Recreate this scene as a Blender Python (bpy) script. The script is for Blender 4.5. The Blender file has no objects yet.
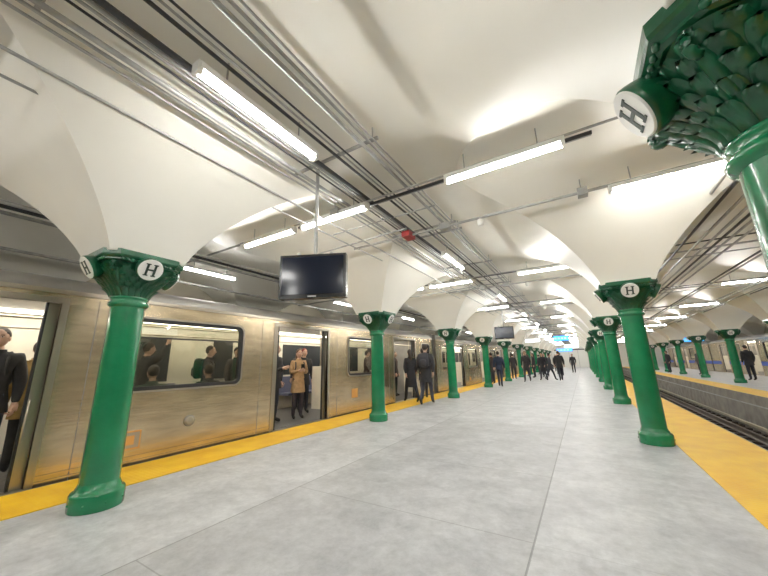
import bpy, math, random
from mathutils import Vector, Matrix
random.seed(4)
C=bpy.context; D=bpy.data
pi=math.pi
# ------------------------------------------------------------------ materials
def newmat(name):
    m=D.materials.new(name); m.use_nodes=True
    return m,m.node_tree,m.node_tree.nodes['Principled BSDF']
def mat(name,col,rough=.5,metal=0,noise=0.0,nscale=6,bump=0.0,bscale=40,emit=None,es=0,coat=0,stretch=None):
    m,nt,b=newmat(name)
    b.inputs['Base Color'].default_value=(*col,1); b.inputs['Roughness'].default_value=rough
    b.inputs['Metallic'].default_value=metal; b.inputs['Coat Weight'].default_value=coat
    g=nt.nodes.new('ShaderNodeTexCoord')
    src=g.outputs['Object']
    if stretch:
        mp=nt.nodes.new('ShaderNodeMapping'); mp.inputs['Scale'].default_value=stretch
        nt.links.new(src,mp.inputs[0]); src=mp.outputs[0]
    if noise>0:
        n=nt.nodes.new('ShaderNodeTexNoise'); n.inputs['Scale'].default_value=nscale; n.inputs['Detail'].default_value=5
        nt.links.new(src,n.inputs['Vector'])
        r=nt.nodes.new('ShaderNodeValToRGB')
        r.color_ramp.elements[0].position=.3; r.color_ramp.elements[1].position=.7
        r.color_ramp.elements[0].color=(*[c*(1-noise) for c in col],1)
        r.color_ramp.elements[1].color=(*[min(1,c*(1+noise)) for c in col],1)
        nt.links.new(n.outputs[0],r.inputs[0]); nt.links.new(r.outputs[0],b.inputs['Base Color'])
    if bump>0:
        n2=nt.nodes.new('ShaderNodeTexNoise'); n2.inputs['Scale'].default_value=bscale; n2.inputs['Detail'].default_value=3
        nt.links.new(src,n2.inputs['Vector'])
        bp=nt.nodes.new('ShaderNodeBump'); bp.inputs['Strength'].default_value=bump; bp.inputs['Distance'].default_value=.02
        nt.links.new(n2.outputs[0],bp.inputs['Height']); nt.links.new(bp.outputs[0],b.inputs['Normal'])
    if emit:
        b.inputs['Emission Color'].default_value=(*emit,1); b.inputs['Emission Strength'].default_value=es
    return m
M={}
M['ceil']=mat('ceiling_paint',(.87,.85,.78),.36,noise=.03,nscale=1.2,bump=.10,bscale=4)
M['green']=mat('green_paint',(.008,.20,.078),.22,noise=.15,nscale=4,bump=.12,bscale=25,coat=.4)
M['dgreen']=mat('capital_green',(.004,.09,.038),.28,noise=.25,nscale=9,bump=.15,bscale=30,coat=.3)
M['white']=mat('enamel_white',(.85,.85,.82),.3)
M['black']=mat('black_gloss',(.012,.012,.014),.2)
M['ink']=mat('sign_ink',(.03,.05,.04),.4)
M['galv']=mat('galvanized_steel',(.40,.40,.39),.4,.3,noise=.15,nscale=9)
M['dark']=mat('dark_cable',(.045,.045,.05),.5)
M['steel']=mat('stainless_steel',(.64,.53,.37),.26,.93,noise=.18,nscale=2,bump=.07,bscale=5,stretch=(1,1,5))
M['steel2']=mat('stainless_frame',(.50,.45,.37),.3,.9)
M['roof']=mat('train_roof',(.33,.32,.30),.5,.5,noise=.2,nscale=2)
M['rubber']=mat('rubber_gasket',(.02,.02,.022),.5)
M['orange']=mat('orange_marker',(.75,.4,.12),.5)
M['inter']=mat('train_interior',(.70,.66,.56),.4,noise=.05)
M['ifloor']=mat('train_floor',(.12,.115,.11),.5,noise=.3,nscale=30)
M['seat']=mat('seat_blue',(.12,.13,.20),.4)
M['dglass']=mat('dark_glass',(.04,.045,.05),.06)
M['blue']=mat('blue_stripe',(.02,.08,.5),.35)
M['screen']=mat('screen_glass',(.008,.012,.025),.12)
M['pit']=mat('track_ballast',(.075,.06,.05),.9,noise=.5,nscale=14,bump=.9,bscale=18)
M['tie']=mat('wood_tie',(.05,.038,.03),.85,noise=.4)
M['rail']=mat('rail_steel',(.28,.24,.21),.35,.8)
M['edge']=mat('platform_edge_concrete',(.30,.28,.25),.8,noise=.3,nscale=3)
M['wallp']=mat('wall_paint',(.50,.46,.36),.5,noise=.1,nscale=1.5)
M['wtile']=mat('end_wall_paint',(.78,.78,.74),.4)
M['red']=mat('red_box',(.35,.03,.03),.4)
M['lamp']=mat('fluorescent_tube',(1,1,1),.5,emit=(1,.985,.945),es=74)
M['lampi']=mat('car_light',(1,1,1),.5,emit=(1,.93,.80),es=18)
M['bsign']=mat('lit_blue_sign',(.02,.2,.8),.4,emit=(.08,.45,1),es=2.0)
M['wsign']=mat('lit_white_sign',(.9,.9,.9),.4,emit=(.9,.97,1),es=2)
M['gsign']=mat('info_panel',(.03,.12,.16),.4)
def glass():
    m=D.materials.new('window_glass'); m.use_nodes=True; nt=m.node_tree; nt.nodes.clear()
    o=nt.nodes.new('ShaderNodeOutputMaterial'); mx=nt.nodes.new('ShaderNodeMixShader'); mx.inputs[0].default_value=.10
    t=nt.nodes.new('ShaderNodeBsdfTransparent'); t.inputs[0].default_value=(.76,.76,.70,1)
    g=nt.nodes.new('ShaderNodeBsdfGlossy'); g.inputs[1].default_value=.04
    nt.links.new(t.outputs[0],mx.inputs[1]);nt.links.new(g.outputs[0],mx.inputs[2]);nt.links.new(mx.outputs[0],o.inputs[0])
    return m
M['glass']=glass()
def floor_mat():
    m,nt,b=newmat('platform_concrete'); N=nt.nodes.new; L=nt.links.new
    g=N('ShaderNodeNewGeometry'); sp=N('ShaderNodeSeparateXYZ'); L(g.outputs['Position'],sp.inputs[0])
    n1=N('ShaderNodeTexNoise'); n1.inputs['Scale'].default_value=2.2; n1.inputs['Detail'].default_value=10; n1.inputs['Roughness'].default_value=.72; n1.inputs['Distortion'].default_value=.15; L(g.outputs['Position'],n1.inputs['Vector'])
    r=N('ShaderNodeValToRGB'); r.color_ramp.elements[0].position=.34; r.color_ramp.elements[0].color=(.43,.44,.465,1)
    r.color_ramp.elements[1].position=.64; r.color_ramp.elements[1].color=(.68,.69,.71,1); L(n1.outputs[0],r.inputs[0])
    n2=N('ShaderNodeTexNoise'); n2.inputs['Scale'].default_value=12; n2.inputs['Detail'].default_value=9; n2.inputs['Roughness'].default_value=.75; L(g.outputs['Position'],n2.inputs['Vector'])
    r2=N('ShaderNodeValToRGB'); r2.color_ramp.elements[0].position=.3; r2.color_ramp.elements[0].color=(.80,.80,.80,1); r2.color_ramp.elements[1].position=.6; r2.color_ramp.elements[1].color=(1,1,1,1); L(n2.outputs[0],r2.inputs[0])
    mu=N('ShaderNodeMix'); mu.data_type='RGBA'; mu.blend_type='MULTIPLY'; mu.inputs[0].default_value=1
    L(r.outputs[0],mu.inputs[6]); L(r2.outputs[0],mu.inputs[7])
    def mth(op,a,bv,c=None):
        q=N('ShaderNodeMath'); q.operation=op
        for i,vv in enumerate((a,bv)):
            if vv is None: continue
            if isinstance(vv,(int,float)): q.inputs[i].default_value=vv
            else: L(vv,q.inputs[i])
        return q.outputs[0]
    def line(sock,off,half,w): return mth('LESS_THAN',mth('PINGPONG',mth('ADD',sock,off),half),w)
    X,Y=sp.outputs[0],sp.outputs[1]
    inx=mth('MULTIPLY',mth('GREATER_THAN',X,-2.82),mth('LESS_THAN',X,-.485))
    a=mth('MULTIPLY',line(X,.485,1.17,.007),.65)
    c=mth('MULTIPLY',mth('MULTIPLY',line(Y,-2.8,.76,.005),inx),.45)
    c3=mth('MULTIPLY',line(Y,-2.8,2.28,.004),.2)
    mx=mth('MAXIMUM',mth('MAXIMUM',a,c),c3)
    mm=N('ShaderNodeMix'); mm.data_type='RGBA'; L(mx,mm.inputs[0]); L(mu.outputs[2],mm.inputs[6]); mm.inputs[7].default_value=(.17,.175,.18,1)
    pan=mth('MULTIPLY',inx,mth('LESS_THAN',Y,7.36))
    pf=mth('SUBTRACT',1.03,mth('MULTIPLY',pan,.15))
    v=N('ShaderNodeVectorMath'); v.operation='SCALE'; L(mm.outputs[2],v.inputs[0]); L(pf,v.inputs['Scale'])
    L(v.outputs[0],b.inputs['Base Color'])
    rr=N('ShaderNodeMapRange'); rr.inputs[3].default_value=.28; rr.inputs[4].default_value=.6; L(n1.outputs[0],rr.inputs[0]); L(rr.outputs[0],b.inputs['Roughness'])
    bp=N('ShaderNodeBump'); bp.inputs['Strength'].default_value=.12; bp.inputs['Distance'].default_value=.01; L(n2.outputs[0],bp.inputs['Height']); L(bp.outputs[0],b.inputs['Normal'])
    return m
M['floor']=floor_mat()
def yellow_mat():
    m,nt,b=newmat('tactile_yellow'); N=nt.nodes.new; L=nt.links.new
    g=N('ShaderNodeNewGeometry'); 
    n1=N('ShaderNodeTexNoise'); n1.inputs['Scale'].default_value=3; n1.inputs['Detail'].default_value=6; L(g.outputs['Position'],n1.inputs['Vector'])
    r=N('ShaderNodeValToRGB'); r.color_ramp.elements[0].position=.3; r.color_ramp.elements[0].color=(.84,.46,.012,1)
    r.color_ramp.elements[1].position=.65; r.color_ramp.elements[1].color=(.95,.60,.02,1); L(n1.outputs[0],r.inputs[0])
    v=N('ShaderNodeTexVoronoi'); v.inputs['Scale'].default_value=18; v.inputs['Randomness'].default_value=0; L(g.outputs['Position'],v.inputs['Vector'])
    bp=N('ShaderNodeBump'); bp.inputs['Strength'].default_value=.5; bp.inputs['Distance'].default_value=.01; bp.invert=True
    L(v.outputs[0],bp.inputs['Height']); L(bp.outputs[0],b.inputs['Normal']); L(r.outputs[0],b.inputs['Base Color']); b.inputs['Roughness'].default_value=.45
    return m
M['yellow']=yellow_mat()
cache={}
def cmat(name,col,rough=.8):
    k=(name,col)
    if k not in cache: cache[k]=mat(name,col,rough,noise=.18,nscale=14)
    return cache[k]
# ------------------------------------------------------------------ mesh builder
class MB:
    def __init__(s): s.v=[];s.f=[];s.m=[];s.s=[];s.mats=[]
    def mi(s,m):
        if m not in s.mats: s.mats.append(m)
        return s.mats.index(m)
    def add(s,vs,fs,m,sm=False,T=None):
        o=len(s.v); i=s.mi(m)
        for v in vs:
            v=Vector(v); s.v.append(T@v if T else v)
        for f in fs: s.f.append([a+o for a in f]); s.m.append(i); s.s.append(sm)
    def box(s,x0,x1,y0,y1,z0,z1,m,T=None):
        x0,x1=min(x0,x1),max(x0,x1);y0,y1=min(y0,y1),max(y0,y1);z0,z1=min(z0,z1),max(z0,z1)
        vs=[(x,y,z) for z in(z0,z1) for y in(y0,y1) for x in(x0,x1)]
        s.add(vs,[(0,2,3,1),(4,5,7,6),(0,1,5,4),(2,6,7,3),(0,4,6,2),(1,3,7,5)],m,False,T)
    def rings(s,rs,m,sm=True,cap=True,T=None,closed=True):
        n=len(rs[0]); vs=[p for r in rs for p in r]; fs=[]
        for k in range(len(rs)-1):
            for j in range(n if closed else n-1):
                a=k*n+j;b=k*n+(j+1)%n; fs.append((a,b,b+n,a+n))
        s.add(vs,fs,m,sm,T)
        if cap:
            s.add(rs[0],[tuple(range(n))[::-1]],m,False,T); s.add(rs[-1],[tuple(range(n))],m,False,T)
    def tube(s,pts,rad,m,n=8,sm=True,T=None,flat=1.0):
        pts=[Vector(p) for p in pts]; rs=[]
        if not isinstance(rad,(list,tuple)): rad=[rad]*len(pts)
        for i,p in enumerate(pts):
            d=(pts[min(i+1,len(pts)-1)]-pts[max(i-1,0)]).normalized()
            up=Vector((0,0,1)) if abs(d.z)<.9 else Vector((1,0,0))
            a=d.cross(up).normalized(); b=d.cross(a).normalized()
            rs.append([p+rad[i]*(math.cos(2*pi*j/n)*a*flat+math.sin(2*pi*j/n)*b) for j in range(n)])
        s.rings(rs,m,sm,True,T)
    def lathe(s,prof,m,n=32,T=None,sm=True):
        s.rings([[(r*math.cos(2*pi*j/n),r*math.sin(2*pi*j/n),z) for j in range(n)] for r,z in prof],m,sm,True,T)
    def ell(s,c,r,m,T=None,nu=14,nv=10,fn=None):
        rs=[]
        for k in range(nv+1):
            th=pi*(k/nv); th=min(max(th,.02),pi-.02)
            ring=[]
            for j in range(nu):
                ph=2*pi*j/nu; x,y,z=math.sin(th)*math.cos(ph),math.sin(th)*math.sin(ph),-math.cos(th)
                if fn: x,y,z=fn(x,y,z)
                ring.append((c[0]+x*r[0],c[1]+y*r[1],c[2]+z*r[2]))
            rs.append(ring)
        s.rings(rs,m,True,True,T)
    def mesh(s,name):
        me=D.meshes.new(name); me.from_pydata([tuple(v) for v in s.v],[],s.f)
        for m in s.mats: me.materials.append(m)
        me.polygons.foreach_set('material_index',s.m); me.polygons.foreach_set('use_smooth',s.s); me.update(); return me
    def obj(s,name,loc=(0,0,0),rz=0):
        o=D.objects.new(name,s.mesh(name)); C.collection.objects.link(o); o.location=loc; o.rotation_euler=(0,0,rz); return o
def inst(name,me,loc,rz=0):
    o=D.objects.new(name,me); C.collection.objects.link(o); o.location=loc; o.rotation_euler=(0,0,rz); return o
# ------------------------------------------------------------------ layout
S=5.125; Y0=1.5; XL=-4.233; XR=.778; XF=6.155
XE=12.3
LINES=[-9.6,XL,XR,XF,XE]; CH=2.46; HW=.36; RL=1.42; RT=1.36; PE=2.3; QE=.80
BAYS=range(-2,11); YS=Y0-2*S-.001; YE=Y0+11*S
g_=lambda u:max(0,1-abs(u)**PE)**QE
ginv=lambda v:max(0,1-max(0,v)**(1/QE))**(1/PE)
b=MB()
NU=22; NV=22
for xa,xb in zip(LINES,LINES[1:]):
    hxw=(xb-xa)/2; cx=(xa+xb)/2; ax=hxw-HW
    for bi in BAYS:
        cy=Y0+bi*S+S/2; ay=S/2-HW
        for sx in(-1,1):
            for sy in(-1,1):
                A=[];B=[];Cc=[]
                for k in range(NV+1):
                    uy=math.sin(k/NV*pi/2); y=cy+sy*uy*ay; zt=CH+RT*g_(uy)
                    us=ginv(RT/RL*g_(uy))
                    ra=[(cx+sx*ax*math.sin((i/NU)*math.asin(us)),y,CH+RL*g_(math.sin((i/NU)*math.asin(us)))) for i in range(NU+1)]
                    ra[-1]=(ra[-1][0],y,zt)
                    B.append(ra)
                    A.append([(cx+sx*ax*(us+(1-us)*i/5),y,zt) for i in range(6)]+[(cx+sx*hxw,y,zt)])
                ra=[(cx+sx*ax*math.sin(i/NU*pi/2),CH+RL*g_(math.sin(i/NU*pi/2))) for i in range(NU+1)]+[(cx+sx*hxw,CH)]
                Cc=[[(x,cy+sy*ay,z) for x,z in ra],[(x,cy+sy*S/2,z) for x,z in ra]]
                for G in(A,B,Cc):
                    b.rings(G if sx*sy>0 else [r[::-1] for r in G],M['ceil'],True,False,closed=False)
b.obj('ceiling')
# floors
b=MB(); b.box(-5.45,1.95,YS,YE,-.35,0,M['floor']); b.box(-5.4,-5.1,YS,YE,-1.2,-.35,M['edge']); b.box(1.6,1.9,YS,YE,-1.2,-.35,M['edge']); b.obj('floor')
b=MB(); b.box(4.55,9.2,YS,YE,-.35,0,M['floor']); b.box(4.6,4.9,YS,YE,-1.2,-.35,M['edge']); b.obj('floor_far_platform')
b=MB(); b.box(-9.6,XE,YS,YE,-1.35,-1.2,M['pit']); b.obj('floor_track_bed')
for x0,x1 in((-5.45,-4.6),(1.0,1.95),(4.55,5.4)):
    b=MB(); b.box(x0,x1,YS+.02,YE-.02,.0005,.008,M['yellow'])
    b.box(x0-.02 if x0!=1.0 else x1,x0 if x0!=1.0 else x1+.02,YS+.02,YE-.02,-.3,.008,M['edge'])
    b.obj('tactile_edge_strip')
b=MB(); b.box(-9.8,-9.6,YS,YE,-1.35,4,M['wallp'])
for k in range(13):
    y=Y0+(k-2)*S; b.box(-9.6,-9.35,y-.3,y+.3,-1.2,2.6,M['wallp'])
b.obj('wall_left')
b=MB(); b.box(XE,XE+.2,YS,YE,-1.35,4,M['wallp']); b.obj('wall_right')
b=MB(); b.box(-9.8,XE+.2,YE,YE+.2,-1.35,4,M['wtile'])
for k in range(5): b.box(-4.2+k*1.2,-4.16+k*1.2,YE-.03,YE,0,2.6,M['galv'])
b.box(-4.2,.6,YE-.04,YE,2.6,2.75,M['dark']); b.obj('wall_end')
b=MB(); b.box(-9.8,XE+.2,YS-.2,YS,-1.35,4,M['wtile']); b.obj('wall_back')
# tracks
def track(xc,x0,x1):
    b=MB()
    y=YS+.3
    while y<YE-.3: b.box(x0,x1,y,y+.22,-1.2,-1.12,M['tie']); y+=.6
    for x in(xc-.72,xc+.72):
        b.box(x-.07,x+.07,YS,YE,-1.12,-1.10,M['rail']); b.box(x-.012,x+.012,YS,YE,-1.1,-.99,M['rail']); b.box(x-.036,x+.036,YS,YE,-.99,-.95,M['rail'])
    b.box(x1-.12,x1-.04,YS,YE,-1.0,-.92,M['wallp'])
    b.obj('railway_track')
track(3.25,2.0,4.5); track(-7,-8.4,-5.6)
# ------------------------------------------------------------------ column
def bell(th,z):
    t=(z-2.05)/.33; t=max(0,min(1,t)); c=abs(math.cos(th)); s_=abs(math.sin(th))
    p=2+5*t; k=1/((c**p+s_**p)**(1/p)); r=.165+(.335-.165)*(t**1.6)
    return r*k
b=MB()
b.lathe([(.212,0),(.216,.015),(.216,.135),(.205,.155),(.182,.165),(.176,.19),(.166,.205),(.160,.23)],M['green'],40)
b.lathe([(.160,.22),(.158,1.0),(.153,1.98)],M['green'],40)
b.lathe([(.155,1.94),(.178,1.955),(.185,1.975),(.178,1.995),(.16,2.01),(.175,2.03),(.178,2.045),(.165,2.06)],M['green'],40)
n=64
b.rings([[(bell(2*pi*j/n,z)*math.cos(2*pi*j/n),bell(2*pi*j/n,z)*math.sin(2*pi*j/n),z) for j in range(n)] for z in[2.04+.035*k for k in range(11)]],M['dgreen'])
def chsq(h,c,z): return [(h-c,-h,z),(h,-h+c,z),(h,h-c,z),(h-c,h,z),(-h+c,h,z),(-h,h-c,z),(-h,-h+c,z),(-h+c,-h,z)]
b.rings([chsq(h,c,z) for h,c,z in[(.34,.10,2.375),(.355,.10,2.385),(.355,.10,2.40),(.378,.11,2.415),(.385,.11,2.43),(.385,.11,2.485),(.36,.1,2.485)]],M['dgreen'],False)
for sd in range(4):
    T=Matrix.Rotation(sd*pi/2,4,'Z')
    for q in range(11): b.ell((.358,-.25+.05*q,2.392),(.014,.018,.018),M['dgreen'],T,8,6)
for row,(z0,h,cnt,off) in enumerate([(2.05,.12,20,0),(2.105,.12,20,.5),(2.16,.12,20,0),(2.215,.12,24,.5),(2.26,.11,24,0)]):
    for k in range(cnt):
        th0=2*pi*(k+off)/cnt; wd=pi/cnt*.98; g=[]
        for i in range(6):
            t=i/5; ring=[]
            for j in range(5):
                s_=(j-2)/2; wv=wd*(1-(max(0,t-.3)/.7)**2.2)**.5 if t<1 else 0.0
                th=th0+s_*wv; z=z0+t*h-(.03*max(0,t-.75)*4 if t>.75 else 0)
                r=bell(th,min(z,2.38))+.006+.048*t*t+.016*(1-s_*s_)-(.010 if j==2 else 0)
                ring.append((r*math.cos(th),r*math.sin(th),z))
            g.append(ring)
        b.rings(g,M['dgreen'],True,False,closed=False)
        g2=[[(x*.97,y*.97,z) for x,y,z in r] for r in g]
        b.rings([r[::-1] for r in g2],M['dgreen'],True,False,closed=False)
for k in range(4): # corner volutes
    T=Matrix.Rotation(pi/4+k*pi/2,4,'Z')
    pts=[]
    for i in range(22):
        a=i*.5; r=.052*(1-i/26); pts.append((.395+r*math.cos(a+1.2),0,2.32+r*math.sin(a+1.2)))
    b.tube([(.24,0,2.16),(.30,0,2.22),(.365,0,2.30)]+pts,[.02,.024,.026]+[.022*(1-i/40) for i in range(22)],M['dgreen'],6,True,T)
for k in range(4): # enamel H discs
    T=Matrix.Rotation(k*pi/2,4,'Z')@Matrix.Translation((.385,0,2.325))@Matrix.Rotation(pi/2+.5,4,'Y')
    b.lathe([(.09,-.14),(.120,-.03),(.124,.0),(.124,.018),(.118,.024)],M['dgreen'],32,T)
    b.lathe([(.117,.022),(.117,.030),(.112,.033)],M['white'],32,T)
    for s_ in(-1,1):
        b.box(-.062,.062,s_*.036-.011,s_*.036+.011,.03,.037,M['ink'],T)
        for q in(-1,1): b.box(q*.062-.006,q*.062+.006,s_*.036-.022,s_*.036+.022,.03,.037,M['ink'],T)
    b.box(-.009,.009,-.03,.03,.03,.037,M['ink'],T)
for k in range(8):
    a=k*pi/4; b.ell((.216*math.cos(a),.216*math.sin(a),.07),(.010,.010,.010),M['green'],None,8,6)
colme=b.mesh('green_column')
for x in(XL,XR,XF):
    for i in range(-1,11): inst('green_column',colme,(x-(.03 if (x==XR and i==0) else 0),Y0+i*S+(.09 if (x==XR and i==0) else 0),0))
# ------------------------------------------------------------------ fixtures
b=MB()
b.box(-.63,.63,-.05,.05,.025,.08,M['white']); b.box(-.65,-.61,-.045,.045,-.02,.08,M['white']); b.box(.61,.65,-.045,.045,-.02,.08,M['white'])
b.tube([(-.62,0,0),(.62,0,0)],.025,M['lamp'],10)
for x in(-.4,.4): b.tube([(x,0,.08),(x,0,.30)],.008,M['galv'],6)
fixme=b.mesh('fluorescent_light')
for i in range(-1,11):
    y=i*S
    inst('fluorescent_light',fixme,(-2.2,1.6+y,3.47),pi/2)
    for x in(-.5,-2.95,-4.4): inst('fluorescent_light',fixme,(x,3.42+y,3.43))
    inst('fluorescent_light',fixme,(1.25,4.85+y,3.43))
    for x in (4.6,7.9): inst('fluorescent_light',fixme,(x,3.42+y,3.43))
    inst('fluorescent_light',fixme,(-7.3,4.1+y,3.45),pi/2)
# ------------------------------------------------------------------ pipes & conduit
def pipe(name,specs):
    b=MB()
    for p0,p1,r,m in specs: b.tube([p0,p1],r,M[m],8)
    b.obj(name); 
ya,yb=YS+.02,YE-.02
L=[]
for x,z,r,m in[(-2.66,3.58,.022,'galv'),(-2.74,3.58,.014,'galv'),(-2.82,3.57,.012,'galv'),(-2.34,3.60,.026,'dark'),(-2.40,3.60,.016,'galv'),(-2.46,3.61,.012,'galv'),(-2.52,3.61,.010,'dark'),(-2.10,3.62,.016,'dark'),(-2.04,3.63,.010,'galv'),(-1.98,3.63,.010,'dark'),(-1.72,3.60,.022,'galv'),(-1.65,3.62,.014,'galv'),(-1.59,3.62,.010,'galv'),(-3.35,3.40,.012,'galv'),(-3.1,3.45,.014,'galv')]:
    L.append(((x,ya,z),(x,yb,z),r,m))
pipe('conduit_run',L)
L=[]
for i in range(-2,11):
    y=i*S
    L+=[((-5.2,3.42+y,3.53),(1.9,3.42+y,3.53),.014,'galv'),((-3.8,3.55+y,3.55),(.4,3.55+y,3.55),.022,'dark'),((-3.8,3.62+y,3.57),(.4,3.62+y,3.57),.012,'galv'),((-3.6,4.85+y,3.52),(1.95,4.85+y,3.52),.022,'galv'),((-2.9,3.42+y,3.53),(-2.9,3.42+y,3.85),.008,'galv'),((.3,4.85+y,3.52),(.3,4.85+y,3.8),.008,'galv'),
        ((-3.6,4.2+y,3.60),(-1.6,4.2+y,3.60),.012,'galv'),((-4.9,4.6+y,3.48),(-2.3,4.6+y,3.55),.016,'galv'),
        ((2.0,4.1+y,3.55),(5.6,4.1+y,3.55),.02,'galv'),((1.6,3.1+y,3.45),(5.4,3.1+y,3.45),.014,'dark'),((1.4,4.5+y,3.50),(5.4,4.5+y,3.50),.014,'galv'),((-9.0,3.4+y,3.5),(-5.2,3.4+y,3.5),.02,'galv')]
for x in(1.75,1.95,2.1,2.3,2.45,2.6,2.8,3.4,3.55,4.7,4.9,5.05,5.25):
    L.append(((x,ya,3.3+.1*(x%1)),(x,yb,3.3+.1*(x%1)),.020,'dark' if x in(2.45,1.95,5.25,3.4) else 'galv'))
for x in(-5.9,-6.05,-6.3,-8.2): L.append(((x,ya,3.35),(x,yb,3.35),.028,'galv' if x!=-6.05 else 'dark'))
pipe('ceiling_pipework',L)
b=MB()
for i in range(-1,9):
    y=i*S
    b.box(-2.95,-2.8,3.36+y,3.48+y,3.46,3.56,M['galv']); b.box(-1.78,-1.6,4.8+y,4.92+y,3.47,3.58,M['galv']); b.box(.25,.37,4.79+y,4.91+y,3.46,3.57,M['galv'])
    b.box(-2.45,-2.3,4.7+y,4.95+y,3.46,3.56,M['red'] if i==0 else M['galv']); 
    for q in(.2,2.5,5.0): 
        b.box(-2.80,-1.55,q+y,q+.03+y,3.63,3.66,M['galv'])
        for x in(-2.75,-1.62): b.tube([(x,q+.015+y,3.63),(x,q+.015+y,3.80)],.008,M['galv'],6)
    b.lathe([(.04,0),(.05,.03),(.05,.10),(.02,.12)],M['white'],12,Matrix.Translation((-1.1,4.85+y,3.38)))
b.obj('junction_boxes')
# ------------------------------------------------------------------ monitors & signs
def monitor(loc,rz,top=3.85,w=.50,h=.31):
    b=MB()
    b.box(-w,w,-.05,.05,-h,h,M['black'])
    b.box(-w+.03,w-.03,-.058,-.05,-h+.045,h-.03,M['screen'])
    b.box(-w*.5,w*.5,.05,.09,-h*.6,h*.6,M['dark'])
    b.box(-.05,.05,-.059,-.05,-h+.012,-h+.026,M['galv'])
    b.tube([(0,.05,h-.05),(0,.05,top-loc[2])],.022,M['galv'],10)
    b.lathe([(.07,top-loc[2]-.02),(.07,top-loc[2])],M['galv'],16,Matrix.Translation((0,.05,0)))
    for x in(-.2,.2): b.box(x-.015,x+.015,.02,.1,h-.02,h+.05,M['galv'])
    b.obj('hanging_monitor',loc,rz)
monitor((-2.57,2.66,2.29),.46,3.83,.395,.262)
monitor((-2.7,14.2,2.42),.2,3.83,.38,.26)
monitor((7.0,17.2,2.35),.5)
def hsign(name,loc,w,h,m,rz=0):
    b=MB(); b.box(-w,w,-.05,.05,-h,h,M['dark']); b.box(-w+.03,w-.03,-.06,-.05,-h+.03,h-.03,M[m])
    for i in range(4): b.box(-w+.1+i*.4*w,-w+.1+i*.4*w+.25*w,-.063,-.06,-.3*h,.3*h,M['white'])
    for x in(-w*.7,w*.7): b.tube([(x,0,h),(x,0,3.75-loc[2])],.012,M['galv'],6)
    b.obj(name,loc,rz)
hsign('exit_sign',(-1.15,26,2.72),.50,.20,'bsign'); hsign('direction_sign',(-.9,40,2.6),.7,.2,'wsign'); hsign('direction_sign',(-2.9,25,2.6),.5,.14,'wsign')
hsign('direction_sign',(-1.9,47,2.4),.9,.2,'bsign')
hsign('platform_sign',(8.2,20,2.5),.7,.2,'gsign'); hsign('direction_sign',(7.3,33,2.5),.6,.18,'bsign')
# ------------------------------------------------------------------ train
def rrect(y0,y1,z0,z1,r,n=5):
    out=[]
    for cy,cz,a0 in((y1-r,z1-r,0),(y0+r,z1-r,pi/2),(y0+r,z0+r,pi),(y1-r,z0+r,1.5*pi)):
        for k in range(n+1):
            a=a0+k*pi/2/n; out.append((cy+r*math.cos(a),cz+r*math.sin(a)))
    return out
def frame(b,y0,y1,z0,z1,x,th,r,wd,m,dep=.03):
    o=rrect(y0,y1,z0,z1,r); i=rrect(y0+wd,y1-wd,z0+wd,z1-wd,max(.01,r-wd))
    n=len(o)
    vs=[(x+dep,y,z) for y,z in o]+[(x+dep,y,z) for y,z in i]+[(x,y,z) for y,z in o]+[(x-th,y,z) for y,z in i]
    fs=[]
    for k in range(n):
        q=(k+1)%n
        fs+=[(k,q,n+q,n+k),(2*n+k,2*n+q,q,k),(n+k,n+q,3*n+q,3*n+k)]
    b.add(vs,fs,m)
ZT=2.28
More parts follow.
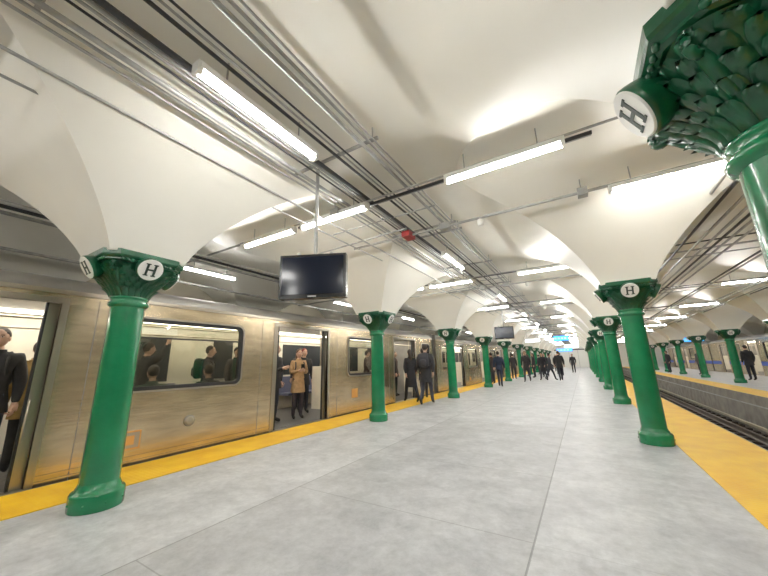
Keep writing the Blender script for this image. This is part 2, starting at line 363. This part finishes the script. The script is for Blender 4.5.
def car(y0,y1,doors,wins,stripe=None,detail=True):
    b=MB(); st_=M['steel']; W=2.75
    cuts=sorted([(a,c,'d') for a,c in doors]+[(a,c,'w') for a,c in wins])
    y=y0; zb,zt=-.95,ZT
    for a,c,k in cuts:
        b.box(-.06,0,y,a,zb,zt,st_)
        if k=='d':
            b.box(-.06,0,a,c,2.12,zt,st_); b.box(-.06,0,a,c,zb,-.03,st_)
            b.box(-.06,.012,a-.07,a,-.03,2.18,M['steel2']); b.box(-.06,.012,c,c+.07,-.03,2.18,M['steel2']); b.box(-.06,.012,a-.07,c+.07,2.12,2.19,M['steel2'])
            b.box(-.1,.04,a,c,-.05,0.0,M['steel2'])
            b.box(-.10,-.07,a,a+.10,0,2.12,M['steel2']); b.box(-.10,-.07,c-.10,c,0,2.12,M['steel2'])
            b.box(-.105,-.065,a+.10,a+.125,0,2.12,M['rubber']); b.box(-.105,-.065,c-.125,c-.10,0,2.12,M['rubber'])
            for yy in(a-.05,c+.05):
                b.tube([(-.35,yy,0.9),(-.30,yy,1.0),(-.28,yy,1.5),(-.3,yy,2.2)],.016,M['steel2'],8)
                b.box(-.55,-.12,yy-.02,yy+.02,.2,1.25,M['inter'])
            b.tube([(-1.37,(a+c)/2,0),(-1.37,(a+c)/2,ZT)],.018,M['steel2'],8)
            b.tube([(-.16,c-.05,.45),(-.06,c-.09,.5),(-.06,c-.09,.95),(-.16,c-.05,1.0)],.012,M['steel2'],6)
        else:
            zl,zh=1.0,2.0
            b.box(-.06,0,a,c,zh,zt,st_); b.box(-.06,0,a,c,zb,zl,st_)
            frame(b,a-.03,c+.03,zl-.03,zh+.03,0,.06,.13,.06,M['rubber'],.012)
            frame(b,a-.055,c+.055,zl-.055,zh+.055,0,.02,.15,.03,M['steel2'],.018)
            b.box(-.035,-.03,a,c,zl,zh,M['glass'])
            b.box(-.04,-.02,a,c,zh-.27,zh-.245,M['rubber'])
            b.box(-.62,-.10,a-.1,c+.1,.40,.47,M['seat']); b.box(-.14,-.07,a-.1,c+.1,.47,.95,M['seat']); b.box(-.5,-.12,a-.05,c+.05,0,.40,M['inter'])
        y=c
    b.box(-.06,0,y,y1,zb,zt,st_)
    segs=[];p=y0
    for a,c in sorted(doors): segs.append((p,a-.07)); p=c+.07
    segs.append((p,y1))
    for a,c in segs:
        for z in(.90,.10,.04): b.box(0,.014,a,c,z-.010,z+.010,st_)
        for z in(.62,.66,.70,.74,.78,.82): b.box(0,.007,a,c,z-.008,z+.008,st_)
        if stripe: b.box(0,.02,a,c,.60,.85,stripe)
        for yy in(a+.30,c-.30): b.box(0,.003,yy-.004,yy+.004,-.2,2.2,M['roof'])
    b.box(0,.03,y0,y1,ZT-.04,ZT+.01,M['steel2'])
    if detail:
        T=Matrix.Translation((0,3.02,.46))@Matrix.Rotation(pi/2,4,'Y'); b.lathe([(.085,0),(.085,.012),(.080,.018)],M['roof'],20,T); b.lathe([(.068,.012),(.068,.022),(.05,.028)],M['steel2'],20,T)
        b.box(0,.012,2.02,2.36,.20,.44,M['orange']); b.box(.012,.016,2.04,2.34,.22,.42,M['steel2']); b.box(.016,.019,2.10,2.28,.26,.38,M['orange'])
        b.box(0,.012,7.35,7.6,.38,.62,M['orange']); b.box(0,.012,8.7,8.9,.4,.6,M['blue'])
    prof=[(0,ZT),(-.03,ZT+.08),(-.12,ZT+.16),(-.3,ZT+.22),(-.7,ZT+.27),(-W/2,ZT+.28)]
    prof=prof+[(-W-x,z) for x,z in prof[::-1][1:]]
    b.rings([[(x,y0,z) for x,z in prof],[(x,y1,z) for x,z in prof]],M['roof'],True,False,closed=False)
    for ya_ in(y0,y1-.05): b.box(-W,0,ya_,ya_+.05,-.95,ZT+.2,M['roof'])
    b.box(-W,-.0,y0,y1,-.12,-.055,M['dark']); b.box(-W+.05,-.06,y0,y1,-.055,-.001,M['ifloor'])
    b.box(-W,-W+.06,y0,y1,-.95,ZT,M['steel']); b.box(-W+.06,-W+.1,y0,y1,0,ZT,M['inter'])
    b.box(-W+.06,-.06,y0,y1,ZT-.02,ZT,M['inter'])
    for x in(-.55,-W+.55): b.box(x-.06,x+.06,y0+.3,y1-.3,ZT-.05,ZT-.02,M['lampi'])
    for a,c in wins: 
        b.box(-W+.10,-W+.11,a,c,1.0,1.95,M['dglass']); b.box(-W+.1,-W+.6,a-.15,c+.15,.4,.47,M['seat']); b.box(-W+.1,-W+.2,a-.15,c+.15,.47,.95,M['seat'])
        b.box(-W+.1,-W+.12,a-.1,c+.1,2.0,2.2,M['white'])
    for a,c in doors: b.box(-W+.10,-W+.11,a+.2,c-.9,1.0,1.95,M['dglass']); b.box(-W+.10,-W+.11,a+.95,c-.15,1.0,1.95,M['dglass'])
    for x in(-.6,-W+.6): b.tube([(x,y0+.3,1.98),(x,y1-.3,1.98)],.016,M['steel2'],8)
    b.box(-W+.3,-.3,y0+1.2,y1-1.2,-.90,-.6,M['dark'])
    for t in(y0+2.2,y1-2.2):
        for q in(-.8,.8):
            for x in(-.65,-2.1):
                T=Matrix.Translation((x,t+q,-.62))@Matrix.Rotation(pi/2,4,'Y'); b.lathe([(.33,-.05),(.33,.05)],M['rail'],20,T)
    return b
DO=[(-.40,1.27),(4.68,6.33),(9.75,11.4)]; WI=[(2.10,3.85),(7.18,8.92),(12.0,12.75)]
cm=car(-2.6,13.1,DO,[w_ for w_ in WI]+[(-1.9,-1.1)]).mesh('subway_car')
for k in range(0,3): inst('subway_car',cm,(-5.55,k*16.1,0))
b=car(-7.9,7.9,[(-5.9,-4.3),(-.8,.8),(4.3,5.9)],[(-3.4,-1.7),(1.7,3.4)],M['blue'],False); fm=b.mesh('subway_car')
for k in range(1,3): inst('subway_car',fm,(9.32,14+k*16.1,0),pi)
# ------------------------------------------------------------------ people
SKIN=(.52,.33,.24)
def human(loc,rz=0,h=1.74,top=(.03,.03,.035),pants=(.025,.028,.04),shoe=(.02,.02,.02),hair=(.03,.02,.015),skin=SKIN,pose='stand',coat=0,bag=None,arms='down',fem=False,hat=None,ph=1,name='person'):
    k=h/1.75; mt=cmat('cloth_top',top); mp=cmat('cloth_pants',pants); ms=cmat('shoe',shoe,.5); mh=cmat('hair',hair,.6); mk=cmat('skin',skin,.55)
    J={'pel':(0,0,.96),'sp':(0,0,1.14),'ch':(0,.0,1.33),'nb':(0,-.01,1.47),'nk':(0,0,1.53),'hd':(0,.012,1.60)}
    sw=.165 if fem else .185
    for s_,n_ in((-1,'l'),(1,'r')):
        J['sh'+n_]=(s_*sw,-.005,1.42); J['hp'+n_]=(s_*.085,0,.90)
        J['kn'+n_]=(s_*.095,.02,.50); J['an'+n_]=(s_*.10,-.01,.085); J['to'+n_]=(s_*.115,.15,.035)
        J['el'+n_]=(s_*(sw+.05),-.03,1.14); J['wr'+n_]=(s_*(sw+.055),.06,.90)
        if arms=='phone' or (arms=='one' and s_>0):
            J['el'+n_]=(s_*(sw+.04),.02,1.15); J['wr'+n_]=(s_*.07,.25,1.22)
        if arms=='hold' and s_>0: J['el'+n_]=(s_*(sw+.10),.10,1.50); J['wr'+n_]=(s_*(sw+.06),.20,1.74)
    if pose=='walk':
        a=ph
        J['knr']=(.09,.17*a,.53); J['anr']=(.095,.26*a if a>0 else .38*a,.10 if a>0 else .16); J['tor']=(.10,J['anr'][1]+.16,.05)
        J['knl']=(-.09,-.05*a if a>0 else .16,.51 if a>0 else .53); J['anl']=(-.095,-.36*a if a>0 else .26,.16 if a>0 else .10); J['tol']=(-.10,J['anl'][1]+.13,.045)
        J['wrr']=(J['wrr'][0],J['wrr'][1]-.15*a,.93) if arms=='down' else J['wrr']; J['wrl']=(J['wrl'][0],J['wrl'][1]+.16*a,.95) if arms!='phone' else J['wrl']
    if pose=='sit':
        for q in('pel','sp','ch','nb','nk','hd','shl','shr','ell','elr','wrl','wrr'): J[q]=(J[q][0],J[q][1],J[q][2]-.40)
        for s_,n_ in((-1,'l'),(1,'r')):
            J['hp'+n_]=(s_*.09,.03,.53); J['kn'+n_]=(s_*.11,.45,.52); J['an'+n_]=(s_*.11,.42,.09); J['to'+n_]=(s_*.12,.57,.035); J['wr'+n_]=(s_*.10,.33,.64); J['el'+n_]=(s_*.23,.08,.74)
    E=[('pel','sp'),('sp','ch'),('ch','nb'),('nb','nk'),('nk','hd')]
    for n_ in'lr': E+=[('ch','sh'+n_),('sh'+n_,'el'+n_),('el'+n_,'wr'+n_),('pel','hp'+n_),('hp'+n_,'kn'+n_),('kn'+n_,'an'+n_),('an'+n_,'to'+n_)]
    g=.018 if coat else .006
    R={'pel':(.15,.115),'sp':(.135,.10),'ch':(.155,.115),'nb':(.075,.07),'nk':(.052,.055),'hd':(.05,.055)}
    for n_ in'lr': R.update({'sh'+n_:(.068,.068),'el'+n_:(.05,.05),'wr'+n_:(.034,.034),'hp'+n_:(.095,.10),'kn'+n_:(.066,.068),'an'+n_:(.047,.05),'to'+n_:(.045,.032)})
    names=list(J); me=D.meshes.new('tmp'); me.from_pydata([J[q] for q in names],[(names.index(a),names.index(c)) for a,c in E],[])
    o=D.objects.new('tmp',me); C.collection.objects.link(o)
    md=o.modifiers.new('s','SKIN'); md.use_smooth_shade=True; 
    o.modifiers.new('u','SUBSURF').levels=1
    for i,q in enumerate(names):
        rr=R[q]; gg=g if q[:2] in('pe','sp','ch','sh','el') else 0
        me.skin_vertices[0].data[i].radius=(rr[0]+gg,rr[1]+gg)
        me.skin_vertices[0].data[i].use_root=(q=='pel')
    dg=C.evaluated_depsgraph_get(); me2=D.meshes.new_from_object(o.evaluated_get(dg))
    b=MB()
    def near(p):
        best=None
        for a,c in E:
            A=Vector(J[a]);B=Vector(J[c]);d=B-A;t=max(0,min(1,(p-A).dot(d)/d.length_squared)); q=(p-A-d*t).length
            if best is None or q<best[0]: best=(q,a,c,t)
        return best
    vv=[v.co.copy() for v in me2.vertices]
    grp={}
    for p in me2.polygons:
        q=near(p.center); a,c=q[1],q[2]
        if a[:2] in('nk',) or(a=='nb' and q[3]>.6): m_=mk
        elif a[:2]=='an': m_=ms
        elif a[:2]=='kn' and q[3]>.93: m_=ms
        elif a[:2] in('hp','kn') or c[:2]=='hp' or(a=='pel' and q[3]<.05 and p.center.z<J['pel'][2]-.03): m_=mp
        else: m_=mt
        grp.setdefault(m_.name,(m_,[]))[1].append(list(p.vertices))
    off=len(b.v); b.v+=vv
    for m_,fl in grp.values():
        i=b.mi(m_)
        for f in fl: b.f.append([x+off for x in f]); b.m.append(i); b.s.append(True)
    D.objects.remove(o); D.meshes.remove(me); D.meshes.remove(me2)
    hx_,hy_,hz_=J['hd']; hc=(hx_,hy_+.01,hz_+.055)
    def hf(x,y,z):
        if z<0: x*=1-.28*z*z; y=y*(1-.12*z*z)+.12*z*z
        return x,y,z
    b.ell(hc,(.074,.094,.118),mk,None,18,14,hf)
    b.tube([(hc[0],hc[1]+.088,hc[2]+.015),(hc[0],hc[1]+.112,hc[2]-.022),(hc[0],hc[1]+.088,hc[2]-.03)],[.007,.014,.008],mk,6)
    for s_ in(-1,1):
        b.ell((hc[0]+s_*.074,hc[1]-.005,hc[2]-.005),(.011,.02,.032),mk,None,8,6)
        b.ell((hc[0]+s_*.030,hc[1]+.084,hc[2]+.012),(.012,.007,.006),M['white'],None,8,6)
        b.ell((hc[0]+s_*.030,hc[1]+.089,hc[2]+.012),(.006,.004,.006),M['black'],None,6,5)
        b.box(hc[0]+s_*.030-.016,hc[0]+s_*.030+.016,hc[1]+.085,hc[1]+.091,hc[2]+.028,hc[2]+.034,mh)
    b.box(hc[0]-.022,hc[0]+.022,hc[1]+.083,hc[1]+.091,hc[2]-.058,hc[2]-.050,cmat('lips',(.35,.12,.1)))
    def hairf(x,y,z):
        if z<.15 and y>.25: y=.25+(y-.25)*.2
        return x,y,z
    b.ell((hc[0],hc[1]-.018,hc[2]+.028),(.083,.094,.104),mh if not hat else cmat('hat',hat),None,16,12,hairf)
    if fem: b.tube([(hc[0],hc[1]-.05,hc[2]+.04),(hc[0],hc[1]-.075,hc[2]-.06),(hc[0],hc[1]-.085,hc[2]-.18),(hc[0],hc[1]-.08,hc[2]-.27)],[.075,.08,.07,.03],mh,10)
    b.tube([(0,-.005,J['nb'][2]-.01),(0,0,J['nb'][2]+.055)],[.085,.072],mt,12)
    for s_,n_ in((-1,'l'),(1,'r')):
        w_=Vector(J['wr'+n_]); e=Vector(J['el'+n_]); d=(w_-e).normalized()
        side=d.cross(Vector((s_,0,0))).normalized()
        kn=w_+d*.085
        b.tube([w_-d*.02,w_+d*.03,kn],[.026,.036,.036],mk,8,flat=.55)
        for q in range(4):
            o_=(q-1.5)*.019; ln=(.062,.074,.07,.055)[q]
            p0=kn+side*o_-d*.01; inn=Vector((-s_,0,0))
            b.tube([p0,p0+d*ln*.45,p0+d*ln*.75+inn*.014,p0+d*ln*.85+inn*.034],[.0095,.009,.008,.006],mk,6)
        sd=1 if side.y>0 else -1
        p0=w_+d*.03+side*.03*sd
        b.tube([p0,p0+d*.03+side*.02*sd,p0+d*.06+side*.022*sd],[.012,.010,.007],mk,6)
    if arms=='phone': b.box(-.04,.04,.31,.32,1.24,1.38,M['black'])
    if coat:
        z1=J['pel'][2]+.12; z0=J['pel'][2]-coat; rs=[]
        spread=.10 if pose=='walk' else .02
        for i in range(8):
            t=i/7; z=z1+(z0-z1)*t; rx=.155+.035*t; ry=.118+(.03+spread)*t
            rs.append([(rx*math.cos(2*pi*j/20)*(1+.02*math.sin(j*3+i)),ry*math.sin(2*pi*j/20),z) for j in range(20)])
        b.rings(rs,mt,True,False); b.rings([[(x*.94,y*.94,z) for x,y,z in r][::-1] for r in rs],mt,True,False)
    if bag:
        mb=cmat('bag',bag,.7); yb=-.20; zz=J['ch'][2]-.04
        def bf(x,y,z):
            f=lambda q:math.copysign(abs(q)**.55,q)
            return f(x),f(y),f(z)
        b.ell((0,yb,zz),(.15,.085,.22),mb,None,16,12,bf); b.ell((0,yb-.08,zz-.07),(.11,.04,.10),mb,None,12,8,bf)
        for s_ in(-1,1): b.tube([(s_*.09,yb+.06,zz+.17),(s_*.11,-.02,zz+.20),(s_*.115,.10,zz+.12),(s_*.12,.13,zz),(s_*.13,.02,zz-.15),(s_*.11,yb+.05,zz-.15)],.016,mb,6)
    ob=b.obj(name,loc,rz); ob.scale=(k,k,k); return ob
K1=(.02,.02,.022)
human((-4.30,9.55,0),.15,1.82,coat=.30,bag=(.035,.035,.045),pose='walk',ph=1,pants=(.05,.055,.08))
human((-5.05,9.95,0),.9,1.70,top=(.02,.02,.025),fem=True,coat=.45,pose='walk',ph=-1)
human((-5.0,10.9,0),.5,1.76,top=K1,coat=.3,pose='walk',ph=1)
human((-6.25,6.02,0),-2.0,1.66,top=(.42,.27,.14),pants=(.05,.04,.05),hair=(.10,.05,.025),fem=True,coat=.30,arms='phone',bag=(.05,.04,.04))
human((-6.35,5.35,0),-1.2,1.76,top=(.025,.025,.03),coat=.2,arms='one')
human((-7.1,5.9,0),-2.3,1.72,top=(.03,.035,.05),arms='hold',coat=.1)
human((-7.5,5.1,0),-1.6,1.74,top=(.06,.05,.05),coat=.2)
human((-6.8,6.75,0),-2.0,1.72,top=K1,coat=.2,hat=(.25,.04,.04),bag=(.03,.03,.03))
human((-7.3,7.1,0),-2.6,1.76,top=(.05,.04,.04),coat=.2); human((-6.75,5.55,0),2.2,1.74,top=K1,coat=.3,bag=(.03,.03,.04))
human((-3.7,17.2,0),.1,1.72,top=(.02,.03,.06),pants=(.02,.03,.06),coat=.1,pose='walk',ph=-1)
human((-3.0,21.3,0),3.1,1.78,top=K1,coat=.3,pose='walk',ph=1)
human((-2.3,23.3,0),2.9,1.68,top=(.015,.015,.02),fem=True,coat=.4,pose='walk',ph=1)
human((-1.85,23.0,0),-1.4,1.62,top=(.05,.05,.06),coat=.2,pose='walk',ph=-1)
human((-1.3,22.6,0),.2,1.76,top=K1,coat=.2,pose='walk',ph=1)
human((-4.3,24.5,0),0,1.72,coat=.2); human((-2.9,30,0),0,1.75,coat=.3); human((-2.0,33,0),3,1.72,coat=.2,top=(.1,.08,.07)); human((-.9,36,0),3,1.72,coat=.2)
human((-3.9,29,0),1,1.7,coat=.2); human((-3.2,26.5,0),2,1.74,coat=.3,fem=True); human((-2.5,27,0),3,1.7,coat=.2,pose='walk'); human((-1.6,29,0),0,1.75,coat=.3,pose='walk'); human((-3.3,36,0),0,1.75,coat=.2); human((-2.6,40,0),3,1.75,coat=.2); human((-3.4,32,0),1,1.7,coat=.2)
human((-4.6,19.5,0),.8,1.72,coat=.3,top=(.04,.03,.03)); human((-4.9,20.6,0),1.2,1.7,coat=.3,fem=True)
human((-5.98,.90,0),-1.9,1.78,top=K1,coat=.15,bag=(.02,.02,.02),pants=(.05,.06,.08))
human((-6.55,1.38,0),1.2,1.68,top=(.20,.13,.04),coat=.25,pants=(.03,.03,.03),arms='one')
human((-7.3,.9,0),-1.8,1.72,top=(.05,.05,.05),coat=.1,arms='hold'); human((-7.0,1.6,0),-1.8,1.72,top=(.03,.03,.05),coat=.1)
for y,t in((2.55,(.05,.09,.07)),(3.45,(.03,.03,.035))): human((-5.86,y,0),pi/2,1.70,top=t,pose='sit',coat=0)
human((-8.0,2.5,0),-pi/2,1.7,top=(.1,.1,.12),pose='sit'); human((-8.0,3.3,0),-pi/2,1.7,top=(.04,.03,.03),pose='sit')
human((-7.0,2.9,0),0,1.74,top=K1,coat=.1,arms='hold'); human((-7.0,4.1,0),-.8,1.72,top=(.02,.02,.03),coat=.1,bag=(.03,.03,.03))
human((-7.0,8.1,0),-.8,1.72,top=(.02,.02,.03),coat=.1); human((-7.0,10.2,0),-.8,1.74,top=(.04,.02,.02),coat=.2); human((-6.4,10.9,0),-2,1.74,top=K1,coat=.2)
human((-6.2,10.3,0),-1.4,1.72,top=(.03,.03,.05),coat=.2); human((-6.6,11.6,0),-1.4,1.72,top=(.06,.04,.03),coat=.2)
human((7.2,24,0),.3,1.74,coat=.2); human((6.9,31,0),2,1.70,coat=.2,top=(.1,.1,.1)); human((7.9,20,0),2,1.70,coat=.2,top=(.3,.3,.32)); human((5.9,35,0),2,1.70,coat=.2)
# ------------------------------------------------------------------ camera, world
f,t,yw,rl,H=318.07,.2327,.5436,.024,1.28
cam=D.cameras.new('camera'); cam.sensor_width=36; cam.lens=36*f/768; cam.clip_start=.05
co=D.objects.new('camera',cam); C.collection.objects.link(co); C.scene.camera=co
co.matrix_world=Matrix.Translation((0,0,H))@Matrix.Rotation(yw,4,'Z')@Matrix.Rotation(pi/2+t,4,'X')@Matrix.Rotation(-rl,4,'Z')
wd=D.worlds.new('world'); C.scene.world=wd; wd.use_nodes=True; wd.node_tree.nodes['Background'].inputs[0].default_value=(.8,.85,.9,1); wd.node_tree.nodes['Background'].inputs[1].default_value=.5
C.scene.view_settings.view_transform='Standard'
C.scene.view_settings.exposure=0
